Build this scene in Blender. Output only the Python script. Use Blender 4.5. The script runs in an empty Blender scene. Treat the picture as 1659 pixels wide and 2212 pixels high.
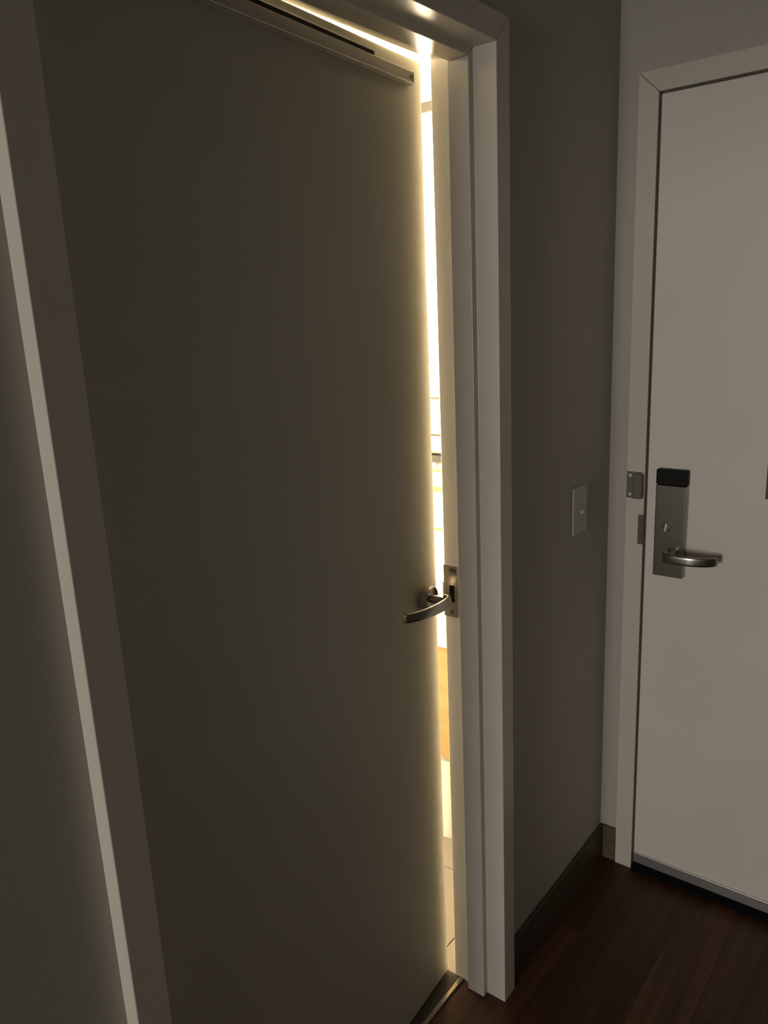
import bpy, bmesh, math, random
from mathutils import Matrix, Vector
random.seed(7)
PI = math.pi
S = bpy.context.scene
COL = S.collection

# ------------------------------------------------------------------ camera
CAM = Vector((0.0, -0.7905, 1.6639))
R_ = Vector((0.61020, -0.79097, -0.04496)); U_ = Vector((0.21851, 0.11347, 0.96922)); F_ = Vector((0.76152, 0.60124, -0.24207))
FPX = 1687.0
cd = bpy.data.cameras.new('camera')
cd.sensor_fit = 'VERTICAL'; cd.sensor_height = 36.0; cd.sensor_width = 27.0
cd.lens = FPX / 2212 * 36.0
cd.clip_start = 0.02; cd.clip_end = 60
cam = bpy.data.objects.new('camera', cd); COL.objects.link(cam)
m = Matrix.Identity(4)
for i in range(3):
    m[i][0] = R_[i]; m[i][1] = U_[i]; m[i][2] = -F_[i]; m[i][3] = CAM[i]
cam.matrix_world = m
S.camera = cam

# ------------------------------------------------------------------ world, daylight, exposure
w = bpy.data.worlds.new('dusk'); S.world = w; w.use_nodes = True
bg = w.node_tree.nodes['Background']
bg.inputs[0].default_value = (0.55, 0.62, 0.75, 1); bg.inputs[1].default_value = 0.25
dl = bpy.data.lights.new('window_daylight', 'AREA')
dl.shape = 'RECTANGLE'; dl.size = 1.35; dl.size_y = 0.95; dl.energy = 101; dl.color = (1.0, 0.93, 0.84)
dlo = bpy.data.objects.new('window_daylight', dl); COL.objects.link(dlo)
dlo.location = (-4.995, -0.48, 1.50); dlo.rotation_euler = (0, -PI / 2, 0)
BATH_W = 30.0            # bathroom ceiling lamp, watts
SCONCE = 30.0            # sconce diffuser radiance
PANEL = 90.0             # added jamb fill panel radiance
v = S.view_settings
S.display_settings.display_device = 'sRGB'
v.view_transform = 'Standard'; v.look = 'None'; v.exposure = 0.0; v.gamma = 1.0; v.use_curve_mapping = False

# ------------------------------------------------------------------ materials
def mat(name, col, rough=0.5, metal=0.0, spec=0.5, noise=0.0, nscale=8.0, bump=0.0, bscale=300.0, stretch=None, coat=0.0):
    M = bpy.data.materials.new(name); M.use_nodes = True
    nt = M.node_tree; b = nt.nodes['Principled BSDF']
    b.inputs['Base Color'].default_value = (*col, 1); b.inputs['Roughness'].default_value = rough
    b.inputs['Metallic'].default_value = metal; b.inputs['Specular IOR Level'].default_value = spec
    b.inputs['Coat Weight'].default_value = coat
    tc = nt.nodes.new('ShaderNodeTexCoord'); mp = nt.nodes.new('ShaderNodeMapping')
    nt.links.new(tc.outputs['Object'], mp.inputs['Vector'])
    if stretch: mp.inputs['Scale'].default_value = stretch
    if noise > 0:
        n = nt.nodes.new('ShaderNodeTexNoise'); n.inputs['Scale'].default_value = nscale; n.inputs['Detail'].default_value = 4
        r = nt.nodes.new('ShaderNodeValToRGB')
        r.color_ramp.elements[0].position = 0.3; r.color_ramp.elements[1].position = 0.7
        r.color_ramp.elements[0].color = (*[c * (1 - noise) for c in col], 1)
        r.color_ramp.elements[1].color = (*[min(1, c * (1 + noise)) for c in col], 1)
        nt.links.new(mp.outputs[0], n.inputs['Vector']); nt.links.new(n.outputs['Fac'], r.inputs[0])
        nt.links.new(r.outputs[0], b.inputs['Base Color'])
    if bump > 0:
        n2 = nt.nodes.new('ShaderNodeTexNoise'); n2.inputs['Scale'].default_value = bscale; n2.inputs['Detail'].default_value = 2
        bp = nt.nodes.new('ShaderNodeBump'); bp.inputs['Strength'].default_value = bump; bp.inputs['Distance'].default_value = 0.001
        nt.links.new(mp.outputs[0], n2.inputs['Vector']); nt.links.new(n2.outputs['Fac'], bp.inputs['Height'])
        nt.links.new(bp.outputs[0], b.inputs['Normal'])
    return M

def emit(name, col, strength):
    M = bpy.data.materials.new(name); M.use_nodes = True
    b = M.node_tree.nodes['Principled BSDF']
    b.inputs['Base Color'].default_value = (0.9, 0.9, 0.88, 1)
    b.inputs['Emission Color'].default_value = (*col, 1); b.inputs['Emission Strength'].default_value = strength
    return M

def wood(name, dark, mid, lite, rough, scale=1.0, axis=0, spec=0.5):
    M = bpy.data.materials.new(name); M.use_nodes = True
    nt = M.node_tree; b = nt.nodes['Principled BSDF']; N = nt.nodes.new; L = nt.links.new
    tc = N('ShaderNodeTexCoord'); mp = N('ShaderNodeMapping'); oi = N('ShaderNodeObjectInfo')
    sc = [26 * scale] * 3; sc[axis] = 1.6 * scale
    mp.inputs['Scale'].default_value = sc
    cmb = N('ShaderNodeCombineXYZ'); mul = N('ShaderNodeMath'); mul.operation = 'MULTIPLY'; mul.inputs[1].default_value = 37.0
    L(oi.outputs['Random'], mul.inputs[0])
    for k in range(3): L(mul.outputs[0], cmb.inputs[k])
    L(cmb.outputs[0], mp.inputs['Location']); L(tc.outputs['Object'], mp.inputs['Vector'])
    n = N('ShaderNodeTexNoise'); n.inputs['Scale'].default_value = 1.0; n.inputs['Detail'].default_value = 6; n.inputs['Distortion'].default_value = 0.6
    L(mp.outputs[0], n.inputs['Vector'])
    r = N('ShaderNodeValToRGB'); e = r.color_ramp.elements
    e[0].position = 0.28; e[0].color = (*dark, 1); e[1].position = 0.75; e[1].color = (*lite, 1)
    k = e.new(0.52); k.color = (*mid, 1)
    L(n.outputs['Fac'], r.inputs[0])
    hsv = N('ShaderNodeHueSaturation'); mr = N('ShaderNodeMapRange')
    mr.inputs['To Min'].default_value = 0.72; mr.inputs['To Max'].default_value = 1.25
    L(oi.outputs['Random'], mr.inputs['Value']); L(mr.outputs[0], hsv.inputs['Value']); L(r.outputs[0], hsv.inputs['Color'])
    L(hsv.outputs[0], b.inputs['Base Color'])
    bp = N('ShaderNodeBump'); bp.inputs['Strength'].default_value = 0.15; bp.inputs['Distance'].default_value = 0.0008
    L(n.outputs['Fac'], bp.inputs['Height']); L(bp.outputs[0], b.inputs['Normal'])
    b.inputs['Roughness'].default_value = rough; b.inputs['Specular IOR Level'].default_value = spec
    return M

def glass(name):
    M = bpy.data.materials.new(name); M.use_nodes = True
    b = M.node_tree.nodes['Principled BSDF']
    b.inputs['Transmission Weight'].default_value = 1; b.inputs['Roughness'].default_value = 0; b.inputs['IOR'].default_value = 1.02
    return M

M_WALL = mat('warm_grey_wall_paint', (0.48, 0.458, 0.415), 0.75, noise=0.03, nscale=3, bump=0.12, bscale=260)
M_DARKWALL = mat('low_bounce_taupe_paint', (0.21, 0.20, 0.17), 0.7, bump=0.1)  # for the unseen opposite wall, kept dark to hold down bounce light
M_CEIL = mat('ceiling_paint', (0.72, 0.70, 0.67), 0.85, bump=0.1)
M_FRAME = mat('satin_frame_paint', (0.68, 0.645, 0.575), 0.30, noise=0.02, nscale=5, bump=0.04, bscale=120)
M_DOOR = mat('satin_door_paint', (0.68, 0.665, 0.57), 0.42, noise=0.02, nscale=4, bump=0.05, bscale=160)
M_DOOR2 = mat('entrance_door_paint', (0.80, 0.755, 0.69), 0.45, noise=0.02, nscale=4, bump=0.05, bscale=160)
M_STEEL = mat('satin_steel', (0.52, 0.49, 0.45), 0.28, metal=1.0, bump=0.05, bscale=60, stretch=(1, 1, 12))
M_NICKEL = mat('brushed_nickel', (0.60, 0.56, 0.50), 0.22, metal=1.0)
M_LOCK = mat('dull_satin_nickel', (0.36, 0.345, 0.325), 0.26, metal=1.0, bump=0.05, bscale=60, stretch=(1, 1, 12))
M_ALU = mat('aluminium', (0.62, 0.62, 0.62), 0.38, metal=0.9)
M_DARKSTEEL = mat('dark_steel', (0.16, 0.15, 0.14), 0.4, metal=0.9)
M_BLACK = mat('black_plastic', (0.010, 0.010, 0.010), 0.5, spec=0.15)
M_RUBBER = mat('black_rubber', (0.006, 0.006, 0.007), 0.9, spec=0.08)
M_SWITCH = mat('switch_plastic', (0.57, 0.55, 0.49), 0.35)
M_FLOORBASE = mat('floor_underlay', (0.02, 0.012, 0.008), 0.9)
M_PLANK = wood('dark_floor_boards', (0.036, 0.014, 0.0045), (0.078, 0.031, 0.010), (0.125, 0.053, 0.018), 0.45, spec=0.4)
M_BASE = wood('brown_skirting_wood', (0.085, 0.060, 0.038), (0.115, 0.082, 0.053), (0.15, 0.105, 0.068), 0.5)
M_STONE = mat('dark_stone_saddle', (0.018, 0.016, 0.014), 0.4, noise=0.3, nscale=30)
M_BWALL = mat('bathroom_wall_paint', (0.80, 0.77, 0.70), 0.6, bump=0.05)
M_TILE = mat('taupe_floor_tile', (0.17, 0.155, 0.13), 0.35, noise=0.06, nscale=6)
M_GROUT = mat('beige_grout', (0.2, 0.185, 0.155), 0.9)
M_OAK = wood('oak_veneer', (0.26, 0.145, 0.06), (0.32, 0.185, 0.08), (0.37, 0.215, 0.10), 0.45, axis=1)
M_CERAMIC = mat('white_ceramic', (0.85, 0.84, 0.80), 0.12)
M_TOWEL = mat('white_towel_cotton', (0.82, 0.78, 0.70), 0.95, bump=0.6, bscale=500)
M_TOWELB = mat('tan_towel_band', (0.55, 0.36, 0.17), 0.95, bump=0.5, bscale=500)
M_PLASTIC = mat('white_bin_plastic', (0.84, 0.82, 0.78), 0.3)
M_GREYRAIL = mat('grey_rail_paint', (0.05, 0.046, 0.042), 0.5)
M_CARD = mat('dark_placard', (0.05, 0.048, 0.045), 0.4)
M_PAPER = mat('placard_paper', (0.6, 0.58, 0.54), 0.7)
M_GLASS = glass('window_glass')
M_LAMP = emit('warm_lamp_diffuser', (1.0, 0.80, 0.52), SCONCE)
M_PANEL = emit('warm_fill_panel', (1.0, 0.80, 0.52), PANEL)
M_LAMPC = emit('warm_ceiling_diffuser', (1.0, 0.78, 0.48), 6.0)

# ------------------------------------------------------------------ mesh helpers (all shapes are given in world metres)
def wm(o):
    if o.parent: return wm(o.parent) @ o.matrix_parent_inverse @ o.matrix_basis
    return o.matrix_basis.copy()

def tag(o, label=None, cat=None, group=None, kind=None):
    if label: o['label'] = label
    if cat: o['category'] = cat
    if group: o['group'] = group
    if kind: o['kind'] = kind
    return o

def link(o, parent=None):
    COL.objects.link(o)
    if parent is not None:
        o.parent = parent
        o.matrix_parent_inverse = wm(parent).inverted()
    return o

def empty(name, loc, label, cat, group=None, kind=None):
    o = bpy.data.objects.new(name, None); o.location = loc; o.empty_display_size = 0.1
    COL.objects.link(o)
    return tag(o, label, cat, group, kind)

def mk(name, bm, material, parent=None, bevel=0.0, seg=2, smooth=False):
    bmesh.ops.recalc_face_normals(bm, faces=bm.faces)
    lo = Vector([min(q.co[i] for q in bm.verts) for i in range(3)]); hi = Vector([max(q.co[i] for q in bm.verts) for i in range(3)])
    c = (lo + hi) / 2
    bmesh.ops.translate(bm, verts=bm.verts, vec=-c)
    me = bpy.data.meshes.new(name); bm.to_mesh(me); bm.free()
    me.materials.append(material)
    if smooth:
        for p in me.polygons: p.use_smooth = True
    o = bpy.data.objects.new(name, me); o.location = c
    link(o, parent)
    if bevel > 0:
        b = o.modifiers.new('bevel', 'BEVEL'); b.width = bevel; b.segments = seg; b.limit_method = 'ANGLE'; b.angle_limit = math.radians(35)
        b.harden_normals = False
    if smooth:
        try:
            me.set_sharp_from_angle(angle=math.radians(38))
        except Exception:
            pass
    return o

def add_box(bm, x0, x1, y0, y1, z0, z1):
    r = bmesh.ops.create_cube(bm, size=1.0)
    bmesh.ops.scale(bm, verts=r['verts'], vec=(x1 - x0, y1 - y0, z1 - z0))
    bmesh.ops.translate(bm, verts=r['verts'], vec=((x0 + x1) / 2, (y0 + y1) / 2, (z0 + z1) / 2))
    return r['verts']

def box(name, x0, x1, y0, y1, z0, z1, material, parent=None, bevel=0.0, seg=2, M=None):
    bm = bmesh.new(); add_box(bm, x0, x1, y0, y1, z0, z1)
    if M is not None: bmesh.ops.transform(bm, matrix=M, verts=bm.verts)
    return mk(name, bm, material, parent, bevel, seg)

def boxes(name, lst, material, parent=None, bevel=0.0):
    bm = bmesh.new()
    for b in lst: add_box(bm, *b)
    return mk(name, bm, material, parent, bevel)

def cyl_bm(p0, p1, r0, r1=None, n=32):
    r1 = r0 if r1 is None else r1
    p0 = Vector(p0); p1 = Vector(p1); d = p1 - p0
    bm = bmesh.new()
    bmesh.ops.create_cone(bm, cap_ends=True, segments=n, radius1=r0, radius2=r1, depth=d.length)
    q = d.to_track_quat('Z', 'Y').to_matrix().to_4x4()
    bmesh.ops.transform(bm, matrix=Matrix.Translation((p0 + p1) / 2) @ q, verts=bm.verts)
    return bm

def cyl(name, p0, p1, r0, material, parent=None, r1=None, n=32, bevel=0.0, M=None):
    bm = cyl_bm(p0, p1, r0, r1, n)
    if M is not None: bmesh.ops.transform(bm, matrix=M, verts=bm.verts)
    return mk(name, bm, material, parent, bevel, 2, smooth=True)

def lathe(name, prof, centre, material, parent=None, n=48, M=None):
    bm = bmesh.new(); rings = []
    for r, z in prof:
        rings.append([bm.verts.new((centre[0] + r * math.cos(2 * PI * k / n), centre[1] + r * math.sin(2 * PI * k / n), centre[2] + z)) for k in range(n)])
    for a, b in zip(rings, rings[1:]):
        for k in range(n): bm.faces.new((a[k], a[(k + 1) % n], b[(k + 1) % n], b[k]))
    bm.faces.new(rings[0][::-1]); bm.faces.new(rings[-1])
    if M is not None: bmesh.ops.transform(bm, matrix=M, verts=bm.verts)
    return mk(name, bm, material, parent, 0, 2, smooth=True)

def catmull(pts, sub=8):
    out = []; P = [Vector(p) for p in pts]; P = [2 * P[0] - P[1]] + P + [2 * P[-1] - P[-2]]
    for i in range(1, len(P) - 2):
        for k in range(sub):
            t = k / sub
            a, b, c, d = P[i - 1:i + 3]
            out.append(0.5 * ((2 * b) + (c - a) * t + (2 * a - 5 * b + 4 * c - d) * t * t + (3 * b - a - 3 * c + d) * t ** 3))
    out.append(P[-2].copy())
    return out

def bar(name, pts, thick, height, material, parent=None, M=None, sub=8, taper=None):
    """a rounded flat bar swept along a level path: thick in plan, height upright"""
    C = catmull(pts, sub); n = len(C); bm = bmesh.new(); rings = []; ns = 16
    for i, p in enumerate(C):
        t = (C[min(i + 1, n - 1)] - C[max(i - 1, 0)]).normalized()
        side = Vector((-t.y, t.x, 0)).normalized()
        s = i / (n - 1); tt, hh = (thick, height) if taper is None else (thick * taper(s)[0], height * taper(s)[1])
        ring = []
        for k in range(ns):
            a = 2 * PI * (k + 0.5) / ns
            ca, sa = math.cos(a), math.sin(a); e = 0.5
            x = math.copysign(abs(ca) ** e, ca) * tt / 2; z = math.copysign(abs(sa) ** e, sa) * hh / 2
            ring.append(bm.verts.new(p + side * x + Vector((0, 0, z))))
        rings.append(ring)
    for a, b in zip(rings, rings[1:]):
        for k in range(ns): bm.faces.new((a[k], a[(k + 1) % ns], b[(k + 1) % ns], b[k]))
    bm.faces.new(rings[0][::-1]); bm.faces.new(rings[-1])
    if M is not None: bmesh.ops.transform(bm, matrix=M, verts=bm.verts)
    return mk(name, bm, material, parent, 0.0006, 2, smooth=True)

# ------------------------------------------------------------------ dimensions
P_ = 0.028                     # frame stands proud of the hall wall
XL, XR = 0.484, 1.395          # door opening between rabbets
ZH = 2.143
FW = 0.0497; D1, D2, D3 = 0.0500, 0.0968, 0.146; ST = 0.0168
L = 2.051                      # entrance wall face
YE_O, YE_I = -0.0265, -0.0763; ZE_I, ZE_O = 2.156, 2.204
YR_I = YE_I - 0.914; YR_O = YR_I - 0.05
YOPP = -1.17                   # opposite hall wall
CEIL = 2.62; BCEIL = 2.46
BX0, BX1, BY1 = -0.25, 2.03, 1.95
WT = D3 - P_                   # rear face of the hall wall

# ------------------------------------------------------------------ structure
def struct(o, label, cat):
    return tag(o, label, cat, kind='structure')

fl = struct(box('floor', -5.0, L + 0.12, YOPP, P_ + 0.098, -0.06, -0.0125, M_FLOORBASE), 'dark brown wood plank floor of the hallway', 'floor')
# each board of the hall floor, laid along the hall
pw = 0.128; gap = 0.0006
lens = 1.22
protos = {}
yb = P_ + 0.098; row = 0
while yb > YOPP + 0.001:
    y0 = max(yb - pw, YOPP); xs = L + 0.10 - (row * 0.437 % lens)
    starts = [L + 0.10]
    xx = xs
    while xx > -2.0:
        if xx < L + 0.09: starts.append(xx)
        xx -= lens
    starts.append(-2.0)
    for a, b in zip(starts, starts[1:]):
        key = (round(a - b, 4), round(yb - y0, 4))
        if key not in protos:
            o = box('floor_plank', b + gap / 2, a - gap / 2, y0 + gap / 2, yb - gap / 2, -0.0125, 0.0, M_PLANK, fl)
            protos[key] = o
        else:
            o = protos[key].copy(); o.location = ((a + b) / 2, (y0 + yb) / 2, -0.00625)
            COL.objects.link(o); o.parent = fl; o.matrix_parent_inverse = wm(fl).inverted()
    yb -= pw; row += 1
struct(boxes('floor_room', [(-5.0, -2.0, -3.2, 2.4, -0.0124, -0.0004), (-2.0, -1.5, -3.2, YOPP - 0.001, -0.0124, -0.0004), (-2.0, -1.5, P_ + 0.099, 2.4, -0.0124, -0.0004)], M_PLANK), 'dark wood floor of the room behind the hallway', 'floor')

struct(boxes('wall_left', [(-1.6, XL - 0.0405, P_, WT, 0, CEIL), (XR + 0.0405, L, P_, WT, 0, CEIL), (XL - 0.0405, XR + 0.0405, P_, WT, ZH + 0.0405, CEIL)], M_WALL),
       'grey painted hallway wall around the bathroom door', 'wall')
struct(boxes('wall_front', [(L, L + 0.14, YE_O - 0.004, P_ + 0.12, 0, CEIL), (L, L + 0.14, YOPP - 0.1, YR_O + 0.004, 0, CEIL), (L, L + 0.14, YR_O + 0.004, YE_O - 0.004, ZE_O - 0.004, CEIL)], M_WALL),
       'grey painted end wall around the white entrance door', 'wall')
struct(box('wall_right', -1.6, L, YOPP - 0.1, YOPP, 0, CEIL, M_DARKWALL), 'unseen hallway wall opposite the bathroom door, toned dark taupe to cut bounce light', 'wall')
struct(boxes('ceiling', [(-1.6, L, YOPP, P_, CEIL, CEIL + 0.08), (-5.0, -1.6, -3.2, 2.4, CEIL, CEIL + 0.08)], M_CEIL), 'pale painted ceiling of the hallway', 'ceiling')
struct(boxes('wall_room', [(-1.6, -1.5, -3.2, YOPP - 0.1, 0, CEIL), (-1.6, -1.5, WT, 2.4, 0, CEIL), (-5.0, -1.6, -3.3, -3.2, 0, CEIL), (-5.0, -1.6, 2.4, 2.5, 0, CEIL),
                            (-1.6, -1.5, YOPP, P_, 2.05, CEIL)], M_WALL),  # unseen header added to shade the wall above the entrance door
       'grey painted walls of the room behind the hallway, with an added shading header', 'wall')
WY0, WY1, WZ0, WZ1 = -0.98, 0.02, 0.80, 2.20
struct(boxes('wall_back', [(-5.12, -5.0, -3.3, WY0, 0, CEIL), (-5.12, -5.0, WY1, 2.5, 0, CEIL), (-5.12, -5.0, WY0, WY1, 0, WZ0), (-5.12, -5.0, WY0, WY1, WZ1, CEIL)], M_WALL),
       'far wall of the room with the window', 'wall')
wn = empty('window_1', (-5.06, (WY0 + WY1) / 2, WZ0), 'window of the room behind the hallway', 'window', kind='structure')
for nm, b in (('window_frame', (-5.10, -5.02, WY0, WY0 + 0.05, WZ0, WZ1)), ('window_frame', (-5.10, -5.02, WY1 - 0.05, WY1, WZ0, WZ1)),
              ('window_frame', (-5.10, -5.02, WY0 + 0.05, WY1 - 0.05, WZ0, WZ0 + 0.05)), ('window_frame', (-5.10, -5.02, WY0 + 0.05, WY1 - 0.05, WZ1 - 0.05, WZ1))):
    box(nm, *b, M_FRAME, wn, 0.003)
box('window_pane', -5.064, -5.058, WY0 + 0.05, WY1 - 0.05, WZ0 + 0.05, WZ1 - 0.05, M_GLASS, wn)

# bathroom shell
struct(box('wall_bathroom_right', BX1, L, WT, BY1, 0, BCEIL, M_BWALL), 'white bathroom wall beyond the open gap', 'wall')
struct(boxes('wall_bathroom_back', [(BX0 - 0.1, L, BY1, BY1 + 0.1, 0, BCEIL + 0.1), (BX0 - 0.1, BX0, WT, BY1, 0, BCEIL + 0.1)], M_BWALL), 'white bathroom walls behind the door', 'wall')
struct(box('ceiling_bathroom', BX0, L, WT, BY1, BCEIL, BCEIL + 0.1, M_BWALL), 'white bathroom ceiling', 'ceiling')
bf = struct(boxes('floor_bathroom', [(BX0, BX1, 0.215, BY1, -0.06, -0.006), (XR + 0.0005, BX1, WT + 0.0005, 0.215, -0.06, -0.006)], M_GROUT), 'taupe tiled bathroom floor', 'floor')
ts = 0.305
tp = None
nx = int((BX1 - BX0) / ts) + 1
for i in range(nx):
    for j in range(5):
        x1 = BX1 - i * ts; x0 = max(x1 - ts, BX0); y0 = 0.215 + j * ts; y1 = min(y0 + ts, BY1)
        if x1 - x0 < 0.03 or i > 4: continue
        if tp is None:
            tp = box('floor_tile', x0 + 0.0015, x1 - 0.0015, y0 + 0.0015, y1 - 0.0015, -0.006, 0.0, M_TILE, bf, 0.001, 1)
        elif abs(x1 - x0 - ts) < 1e-6 and abs(y1 - y0 - ts) < 1e-6:
            o = tp.copy(); o.location = ((x0 + x1) / 2, (y0 + y1) / 2, -0.003); COL.objects.link(o); o.parent = bf; o.matrix_parent_inverse = wm(bf).inverted()
box('floor_tile', XR + 0.002, BX1 - 0.0015, WT + 0.002, 0.2135, -0.006, 0.0, M_TILE, bf, 0.001, 1)
# saddle between hall boards and tiles
th = struct(box('trim_3', XL, XR, 0.131, 0.215, -0.012, 0.004, M_STONE, None, 0.002), 'dark stone saddle under the ajar bathroom door', 'threshold')
box('edge_strip', XL, XR, 0.119, 0.131, -0.010, 0.0065, M_LOCK, th, 0.002)['label'] = 'pale metal edge strip of the saddle'

# skirting
struct(box('baseboard_left', XR + FW + 0.001, L, P_ - 0.011, P_, 0, 0.11, M_BASE, None, 0.002), 'dark brown wooden skirting along the hallway wall', 'skirting')
struct(box('baseboard_front', L - 0.011, L, YE_O + 0.001, P_ - 0.0112, 0, 0.11, M_BASE, None, 0.002), 'short dark brown skirting piece beside the entrance frame', 'skirting')
struct(box('baseboard_right', -1.6, L - 0.012, YOPP, YOPP + 0.011, 0, 0.11, M_BASE, None, 0.002), 'dark brown wooden skirting of the opposite hallway wall', 'skirting')

# ------------------------------------------------------------------ bathroom door frame (double rabbet, mitred head)
PROF = [(-FW, 0.0), (0.0, 0.0), (0.0, D1), (ST, D1), (ST, D2), (0.0, D2), (0.0, D3), (-FW, D3), (-FW, D3 - 0.014), (-0.042, D3 - 0.014), (-0.042, P_ - 0.002), (-FW, P_ - 0.002)]
PROF = [(-FW, 0.0), (0.0, 0.0), (0.0, D1), (ST, D1), (ST, D2), (0.0, D2), (0.0, D3), (-0.0385, D3), (-0.0385, P_ + 0.0), (-FW, P_)]

def loop_prism(name, A, B, material, parent, bevel):
    bm = bmesh.new(); a = [bm.verts.new(p) for p in A]; b = [bm.verts.new(p) for p in B]; n = len(a)
    for k in range(n): bm.faces.new((a[k], a[(k + 1) % n], b[(k + 1) % n], b[k]))
    bm.faces.new(a[::-1]); bm.faces.new(b)
    return mk(name, bm, material, parent, bevel, 2)

fr = empty('trim_1', (XL, 0.07, 0), 'pale painted stepped steel frame around the ajar bathroom door', 'door frame', kind='structure')
e = 0.0006
jr = loop_prism('jamb', [(XR - u, y, 0) for u, y in PROF], [(XR - u, y, ZH - u - e) for u, y in PROF], M_FRAME, fr, 0.0014)
jl = loop_prism('jamb', [(XL + u, y, 0) for u, y in PROF], [(XL + u, y, ZH - u - e) for u, y in PROF], M_FRAME, fr, 0.0014)
loop_prism('head', [(XL + u + e, y, ZH - u) for u, y in PROF], [(XR - u - e, y, ZH - u) for u, y in PROF], M_FRAME, fr, 0.0014)
# strike plate let into the latch jamb
sp = boxes('strike_plate', [(XR - 0.0013, XR + 0.001, 0.112, 0.1475, 0.997, 1.032), (XR - 0.0013, XR + 0.001, 0.112, 0.1475, 1.072, 1.118),
                            (XR - 0.0013, XR + 0.001, 0.112, 0.118, 1.032, 1.072), (XR - 0.0013, XR + 0.001, 0.132, 0.1475, 1.032, 1.072)], M_STEEL, jr, 0.0004)
sp['label'] = 'brushed steel strike plate'
box('latch_hole', XR - 0.0006, XR + 0.0004, 0.118, 0.132, 1.032, 1.072, M_BLACK, sp)
bar('strike_lip', [(XR - 0.001, 0.140, 1.052), (XR - 0.001, 0.147, 1.052), (XR + 0.0015, 0.1535, 1.052), (XR + 0.008, 0.157, 1.052)], 0.0022, 0.052, M_STEEL, sp)
for z in (1.008, 1.107): cyl('screw', (XR - 0.0022, 0.127, z), (XR - 0.0008, 0.127, z), 0.0042, M_DARKSTEEL, sp, n=16)

# ------------------------------------------------------------------ ajar bathroom door
TH = math.radians(4.15)
DM = Matrix.Translation((XL + 0.003, D3, 0)) @ Matrix.Rotation(TH, 4, 'Z')      # leaf space: x along the leaf, front face at y = -0.047
DWID = XR - XL - 0.0115; FY = -0.047; DT = ZH - 0.005
d1 = empty('door_1', (XL + 0.003, D3, 0.012), 'plain pale bathroom door standing slightly ajar with warm light behind', 'door', kind='structure')
box('door_leaf', 0, DWID, FY, FY + 0.044, 0.012, DT, M_DOOR, d1, 0.0012, 2, DM)
LZ = 1.056; LA = 0.846
ros = lathe('rose', [(0.0275, 0), (0.0275, 0.018), (0.0268, 0.0205), (0.0250, 0.0215), (0.012, 0.0220)], (0, 0, 0), M_NICKEL, d1,
            M=DM @ Matrix.Translation((LA, FY, LZ)) @ Matrix.Rotation(PI / 2, 4, 'X'))
ros['label'] = 'round nickel lever rose'
cyl('lever_neck', (LA, FY - 0.014, LZ), (LA, FY - 0.050, LZ), 0.0105, M_NICKEL, d1, r1=0.0095, bevel=0.001, M=DM)
bar('lever', [(LA + 0.0085, FY - 0.047, LZ), (LA + 0.0075, FY - 0.0575, LZ), (LA - 0.004, FY - 0.0625, LZ), (LA - 0.032, FY - 0.0620, LZ), (LA - 0.066, FY - 0.0565, LZ), (LA - 0.100, FY - 0.046, LZ), (LA - 0.120, FY - 0.034, LZ), (LA - 0.126, FY - 0.024, LZ)],
    0.0105, 0.026, M_NICKEL, d1, DM, taper=lambda s: (1.0, 1.0 - 0.2 * s))
for z in (LZ,):
    box('latch_plate', DWID - 0.0004, DWID + 0.0010, FY + 0.008, FY + 0.036, z - 0.028, z + 0.028, M_STEEL, d1, 0.0003, 1, DM)
    box('latch_bolt', DWID, DWID + 0.0035, FY + 0.014, FY + 0.027, z - 0.009, z + 0.009, M_STEEL, d1, 0.001, 2, DM)
# slide rail of the closer high on the leaf
trk = box('closer_rail', 0.12, 0.846, FY - 0.015, FY, DT - 0.050, DT - 0.028, M_FRAME, d1, 0.0025, 3, DM)
trk['label'] = 'long slim closer rail near the top of the door'
box('rail_end_cap', 0.846, 0.852, FY - 0.0155, FY, DT - 0.0505, DT - 0.0275, M_ALU, trk, 0.002, 2, DM)
cyl('rail_screw', (0.838, FY - 0.0165, DT - 0.039), (0.838, FY - 0.0148, DT - 0.039), 0.004, M_DARKSTEEL, trk, n=16, M=DM)
box('rail_lip', 0.12, 0.846, FY - 0.017, FY - 0.011, DT - 0.0505, DT - 0.048, M_ALU, trk, 0.0006, 1, DM)
box('rail_shade_strip', 0.12, 0.722, FY - 0.012, FY, DT - 0.028, DT - 0.0205, M_BLACK, trk, 0.0005, 1, DM)  # black strip standing in for the shaded gap above the rail
box('closer_arm', 0.12, 0.724, FY - 0.009, FY, DT - 0.0200, DT - 0.0150, M_ALU, d1, 0.001, 2, DM)
for z in (0.25, 1.07, 1.90):
    cyl('hinge_knuckle', (XL + 0.001, D3 + 0.006, z - 0.055), (XL + 0.001, D3 + 0.006, z + 0.055), 0.006, M_STEEL, d1, n=20)

# ------------------------------------------------------------------ entrance door and frame
XF = L - 0.015
f2 = empty('trim_2', (L, YE_I, 0), 'pale painted frame around the closed entrance door', 'door frame', kind='structure')
PE = [(-0.0498, XF), (0.0, XF), (0.0, XF + 0.052), (0.016, XF + 0.052), (0.016, XF + 0.12), (-0.045, XF + 0.12), (-0.045, L), (-0.0498, L)]
PE = [(-0.0498, XF), (0.0, XF), (0.0, XF + 0.052), (0.016, XF + 0.052), (0.016, XF + 0.145), (-0.0455, XF + 0.145), (-0.0455, L + 0.0), (-0.0498, L + 0.0)]
e1 = loop_prism('jamb', [(x, YE_I - u, 0) for u, x in PE], [(x, YE_I - u, ZE_I - u - e) for u, x in PE], M_FRAME, f2, 0.0014)
loop_prism('jamb', [(x, YR_I + u, 0) for u, x in PE], [(x, YR_I + u, ZE_I - u - e) for u, x in PE], M_FRAME, f2, 0.0014)
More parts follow.
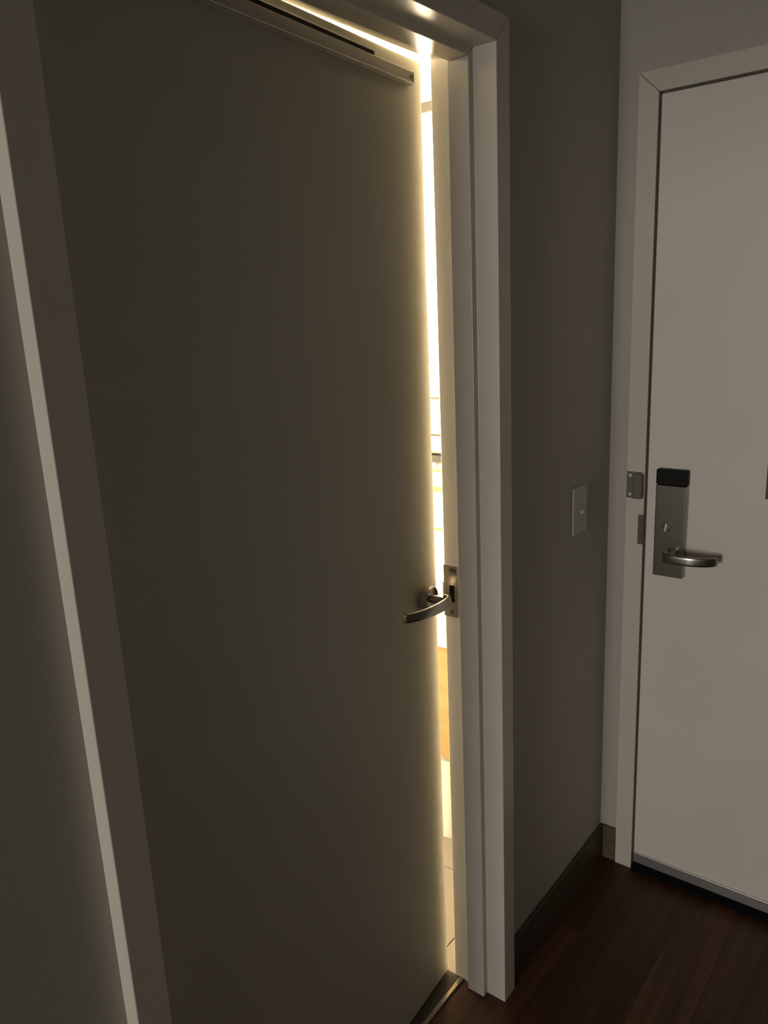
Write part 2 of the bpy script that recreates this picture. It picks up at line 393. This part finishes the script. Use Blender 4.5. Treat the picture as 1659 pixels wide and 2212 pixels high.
loop_prism('head', [(x, YE_I - u - e, ZE_I - u) for u, x in PE], [(x, YR_I + u + e, ZE_I - u) for u, x in PE], M_FRAME, f2, 0.0014)
# guard latch on the frame
gl = box('latch_guard', XF - 0.003, XF, -0.070, -0.028, 1.158, 1.230, M_LOCK, e1, 0.001)
gl['label'] = 'small steel guard latch keeper'
box('keeper_block', XF - 0.020, XF - 0.003, -0.0745, -0.050, 1.160, 1.226, M_LOCK, gl, 0.0015)
for z in (1.168, 1.220): cyl('screw', (XF - 0.0045, -0.038, z), (XF - 0.0028, -0.038, z), 0.0045, M_ALU, gl, n=16)
st = box('strike_plate', XF - 0.0015, XF + 0.001, -0.0765, -0.062, 1.030, 1.113, M_DARKSTEEL, e1, 0.0005)
st['label'] = 'dark steel strike lip'
box('strike_lip', XF - 0.004, XF - 0.0015, -0.0768, -0.070, 1.045, 1.098, M_LOCK, st, 0.001)

d2 = empty('door_2', (XF + 0.004, YE_I - 0.45, 0.03), 'closed plain white entrance door with card lock', 'door', kind='structure')
GY = 0.0065
XD = XF + 0.0035
box('door_leaf', XD, XD + 0.044, YR_I + 0.003, YE_I - GY, 0.034, ZE_I - 0.0065, M_DOOR2, d2, 0.0015)
sw = box('door_sweep', XD - 0.006, XD - 0.0004, YR_I + 0.006, YE_I - GY - 0.001, 0.030, 0.062, M_ALU, d2, 0.001)
sw['label'] = 'grey aluminium sweep along the door foot'
box('sweep_brush', XD - 0.004, XD + 0.03, YR_I + 0.006, YE_I - GY, 0.013, 0.0335, M_RUBBER, sw)
struct(box('trim_4', XD - 0.008, XD + 0.10, YR_I + 0.001, YE_I - 0.001, 0, 0.013, M_RUBBER, None, 0.002), 'black threshold strip under the entrance door', 'threshold')
# lock escutcheon
X0 = XD - 0.022
es = box('escutcheon', X0, XD, -0.192, -0.1125, 0.955, 1.2045, M_LOCK, d2, 0.003, 3)
es['label'] = 'tall brushed steel lock plate'
rd = box('card_reader_cap', X0 - 0.0005, XD, -0.1925, -0.112, 1.2048, 1.246, M_BLACK, es, 0.004, 3)
rd['label'] = 'black card reader cap'
cyl('indicator_button', (X0 - 0.0012, -0.150, 1.196), (X0 + 0.001, -0.150, 1.196), 0.005, M_LOCK, es, n=20, bevel=0.0006)
tt = lathe('thumb_turn', [(0.0115, 0), (0.0115, 0.003), (0.010, 0.0045), (0.004, 0.0048)], (0, 0, 0), M_LOCK, es, n=28,
           M=Matrix.Translation((X0, -0.146, 1.094)) @ Matrix.Rotation(-PI / 2, 4, 'Y'))
bm = bmesh.new(); add_box(bm, -0.0035, 0.0035, -0.0045, 0.0045, -0.012, 0.012)
bmesh.ops.transform(bm, matrix=Matrix.Translation((X0 - 0.009, -0.146, 1.094)) @ Matrix.Rotation(math.radians(10), 4, 'X'), verts=bm.verts)
mk('turn_grip', bm, M_ALU, tt, 0.002)
HY, HZ = -0.166, 1.024
cyl('lever_neck', (X0, HY, HZ), (X0 - 0.046, HY, HZ), 0.0125, M_LOCK, es, r1=0.0105, bevel=0.001)
bar('lever', [(X0 - 0.040, HY + 0.010, HZ), (X0 - 0.0515, HY + 0.008, HZ), (X0 - 0.0570, HY - 0.006, HZ), (X0 - 0.0575, HY - 0.035, HZ), (X0 - 0.0545, HY - 0.064, HZ), (X0 - 0.045, HY - 0.092, HZ), (X0 - 0.033, HY - 0.109, HZ), (X0 - 0.024, HY - 0.115, HZ)],
    0.011, 0.028, M_LOCK, es, taper=lambda s: (1.0, 1.0 - 0.2 * s))
for yy, zz in ((-0.152, 0.972),): cyl('key_cover', (X0 - 0.0008, yy, zz), (X0 + 0.001, yy, zz), 0.006, M_LOCK, es, n=20)

pc = empty('door_placard', (XD, -0.425, 1.19), 'small dark framed notice hung on the white entrance door', 'placard')
boxes('placard_frame', [(XD - 0.010, XD, -0.384, -0.376, 1.19, 1.305), (XD - 0.010, XD, -0.486, -0.478, 1.19, 1.305), (XD - 0.010, XD, -0.478, -0.384, 1.19, 1.198), (XD - 0.010, XD, -0.478, -0.384, 1.297, 1.305)], M_CARD, pc, 0.0008)
box('placard_sheet', XD - 0.006, XD, -0.478, -0.384, 1.198, 1.297, M_CARD, pc)

# ------------------------------------------------------------------ light switch on the hall wall
ls = empty('light_switch', (1.847, P_, 1.094), 'pale toggle light switch on the grey hallway wall', 'light switch')
box('switch_plate', 1.806, 1.888, P_ - 0.007, P_, 1.095, 1.221, M_SWITCH, ls, 0.003, 3)
bm = bmesh.new(); add_box(bm, -0.004, 0.004, -0.008, 0.003, -0.005, 0.005)
bmesh.ops.transform(bm, matrix=Matrix.Translation((1.849, P_ - 0.0085, 1.152)) @ Matrix.Rotation(math.radians(-28), 4, 'X'), verts=bm.verts)
mk('toggle', bm, M_SWITCH, ls, 0.0015)
for z in (1.125, 1.191): cyl('screw', (1.847, P_ - 0.0080, z), (1.847, P_ - 0.0065, z), 0.0033, M_SWITCH, ls, n=14)

# ------------------------------------------------------------------ inside the bathroom (seen through the gap)
def at(px, py, X):
    d = F_ + R_ * ((px - 829.5) / FPX) - U_ * ((py - 1106) / FPX)
    return CAM + d * ((X - CAM.x) / d.x)
def zz(py, X): return at(928 + (py - 135) * 0.0255, py, X).z
def yy(py, X): return at(928 + (py - 135) * 0.0255, py, X).y

XWL = BX1
struct(box('trim_5', XWL - 0.012, XWL, 0.30, 1.4, zz(241, XWL), zz(220, XWL), M_GREYRAIL, None, 0.001), 'thin grey rail high on the bathroom wall', 'trim')
# tall warm wall light
xs = XWL - 0.06
wl = empty('wall_light', (XWL, 0.55, zz(690, xs)), 'tall glowing warm wall light in the bathroom', 'wall light')
box('backplate', XWL - 0.02, XWL, 0.47, 0.60, zz(700, xs) - 0.01, zz(262, xs) + 0.0, M_ALU, wl, 0.002)
box('diffuser', XWL - 0.06, XWL - 0.02, 0.48, 0.59, zz(700, xs), zz(270, xs), M_LAMP, wl, 0.008, 3)
# towel shelf with folded towels and one hanging below
xt = 1.85
zs0, zs1 = zz(1000, xt), zz(986, xt)
ysl = yy(990, xt)
sh = empty('towel_shelf', (XWL, ysl + 0.1, zs0), 'dark grey towel shelf on the bathroom wall', 'shelf')
box('shelf_plate', xt, XWL, ysl - 0.12, ysl + 0.42, zs0, zs1, M_GREYRAIL, sh, 0.001)
def folded(z0, z1, lab):
    bm = bmesh.new(); n = 14; x1 = XWL - 0.012; ya, yb_ = ysl - 0.10, ysl + 0.22; h = z1 - z0
    prof = [(x1, z0)] + [(xt + 0.008 + h / 2 - h / 2 * math.sin(PI * k / n), z0 + h / 2 - h / 2 * math.cos(PI * k / n)) for k in range(n + 1)] + [(x1, z1)]
    A = [bm.verts.new((x, ya, z)) for x, z in prof]; B = [bm.verts.new((x, yb_, z)) for x, z in prof]
    for k in range(len(A)): bm.faces.new((A[k], A[(k + 1) % len(A)], B[(k + 1) % len(A)], B[k]))
    bm.faces.new(A[::-1]); bm.faces.new(B)
    o = mk('folded_towel', bm, M_TOWEL, None, 0.004, 2, smooth=True)
    return tag(o, lab, 'towel', 'folded towels on the bathroom shelf')
zt = [zs1 + 0.0005, zz(948, xt), zz(865, xt), zz(790, xt)]
folded(zt[0], zt[1], 'white folded towel lying flat on the bathroom shelf, lowest of the stack')
folded(zt[1] + 0.0005, zt[2], 'white folded towel in the middle of the bathroom shelf stack')
folded(zt[2] + 0.0005, zt[3], 'white folded towel on top of the bathroom shelf stack')
xh = xt + 0.0175
ht = empty('hanging_towel', (xh, ysl, zz(1238, xh)), 'white towel with tan bands hanging below the dark bathroom shelf', 'towel')
box('towel_cloth', xh, xh + 0.006, ysl - 0.09, ysl + 0.16, zz(1238, xh), zs0 - 0.006, M_TOWEL, ht, 0.002)
for dy in (-0.06, 0.035, 0.13): box('towel_clip', xh - 0.003, xh + 0.009, ysl + dy - 0.012, ysl + dy + 0.012, zs0 - 0.02, zs0, M_ALU, ht, 0.001)
for a, b in ((1020, 1014), (1064, 1052), (1148, 1142)):
    box('towel_band', xh - 0.0012, xh + 0.0002, ysl - 0.09, ysl + 0.16, zz(a, xh), zz(b, xh), M_TOWELB, ht)
# floating oak vanity with thick white top, bin below
xv = 1.79
yv = yy(1500, xv)
vn = empty('vanity_cabinet', (XWL, yv + 0.3, zz(1638, xv)), 'floating oak vanity cabinet in the bathroom', 'cabinet')
box('carcass', xv + 0.019, XWL, yv - 0.09, yv + 0.75, zz(1638, xv), zz(1397, xv), M_OAK, vn, 0.001)
zm = zz(1638, xv); zM = zz(1397, xv)
dr = box('drawer_front', xv, xv + 0.018, yv - 0.09, yv + 0.328, zm, zM - 0.002, M_OAK, vn, 0.001)
dr2 = box('drawer_front', xv, xv + 0.018, yv + 0.332, yv + 0.75, zm, zM - 0.002, M_OAK, vn, 0.001)
for dd, yc in ((dr, yv + 0.20), (dr2, yv + 0.54)):
    box('drawer_pull', xv - 0.018, xv, yc - 0.05, yc + 0.05, zM - 0.05, zM - 0.04, M_ALU, dd, 0.002)
tag(box('countertop', xv - 0.012, XWL, yv - 0.10, yv + 0.76, zM + 0.0005, zz(1338, xv - 0.012), M_CERAMIC, None, 0.004), 'thick white countertop on the oak bathroom vanity', 'countertop')
xb = 1.835
cb = at(928 + (1700 - 135) * 0.0255, 1700, xb); rb = 0.092
bn = empty('waste_bin', (xb + rb, cb.y + 0.03, 0), 'round white waste bin under the oak vanity', 'bin')
hb = min(zz(1640, xb), zm - 0.02)
lathe('bin_body', [(rb * 0.92, 0), (rb * 0.95, 0.008), (rb, hb * 0.8)], (xb + rb, cb.y + 0.03, 0), M_PLASTIC, bn)
lathe('bin_lid', [(rb * 1.02, 0), (rb * 1.02, 0.012), (rb * 0.9, hb * 0.14), (rb * 0.5, hb * 0.19)], (xb + rb, cb.y + 0.03, hb * 0.8), M_PLASTIC, bn)

# unseen glowing panel added on the far bathroom wall to light the latch jamb
pnl = empty('fill_panel', (1.25, BY1, 0.5), 'added warm fill panel on the far bathroom wall, lighting the latch jamb', 'wall light')
box('fill_panel_frame', 1.09, 1.375, BY1 - 0.03, BY1, 0.48, 2.27, M_ALU, pnl, 0.003)
box('fill_panel_diffuser', 1.10, 1.365, BY1 - 0.045, BY1 - 0.03, 0.50, 2.25, M_PANEL, pnl, 0.004)

# bathroom ceiling lamp
cl = empty('ceiling_light', (1.05, 1.0, BCEIL - 0.06), 'round warm ceiling light of the bathroom', 'ceiling light')
lathe('base', [(0.16, -0.02), (0.16, 0.0)], (1.05, 1.0, BCEIL), M_ALU, cl)
lathe('shade', [(0.05, -0.075), (0.12, -0.062), (0.15, -0.04), (0.155, -0.02)], (1.05, 1.0, BCEIL), M_LAMPC, cl)
pl = bpy.data.lights.new('bathroom_bulb', 'POINT'); pl.energy = BATH_W; pl.color = (1.0, 0.78, 0.48); pl.shadow_soft_size = 0.08
plo = bpy.data.objects.new('bathroom_bulb', pl); plo.location = (1.05, 1.0, BCEIL - 0.17); COL.objects.link(plo)
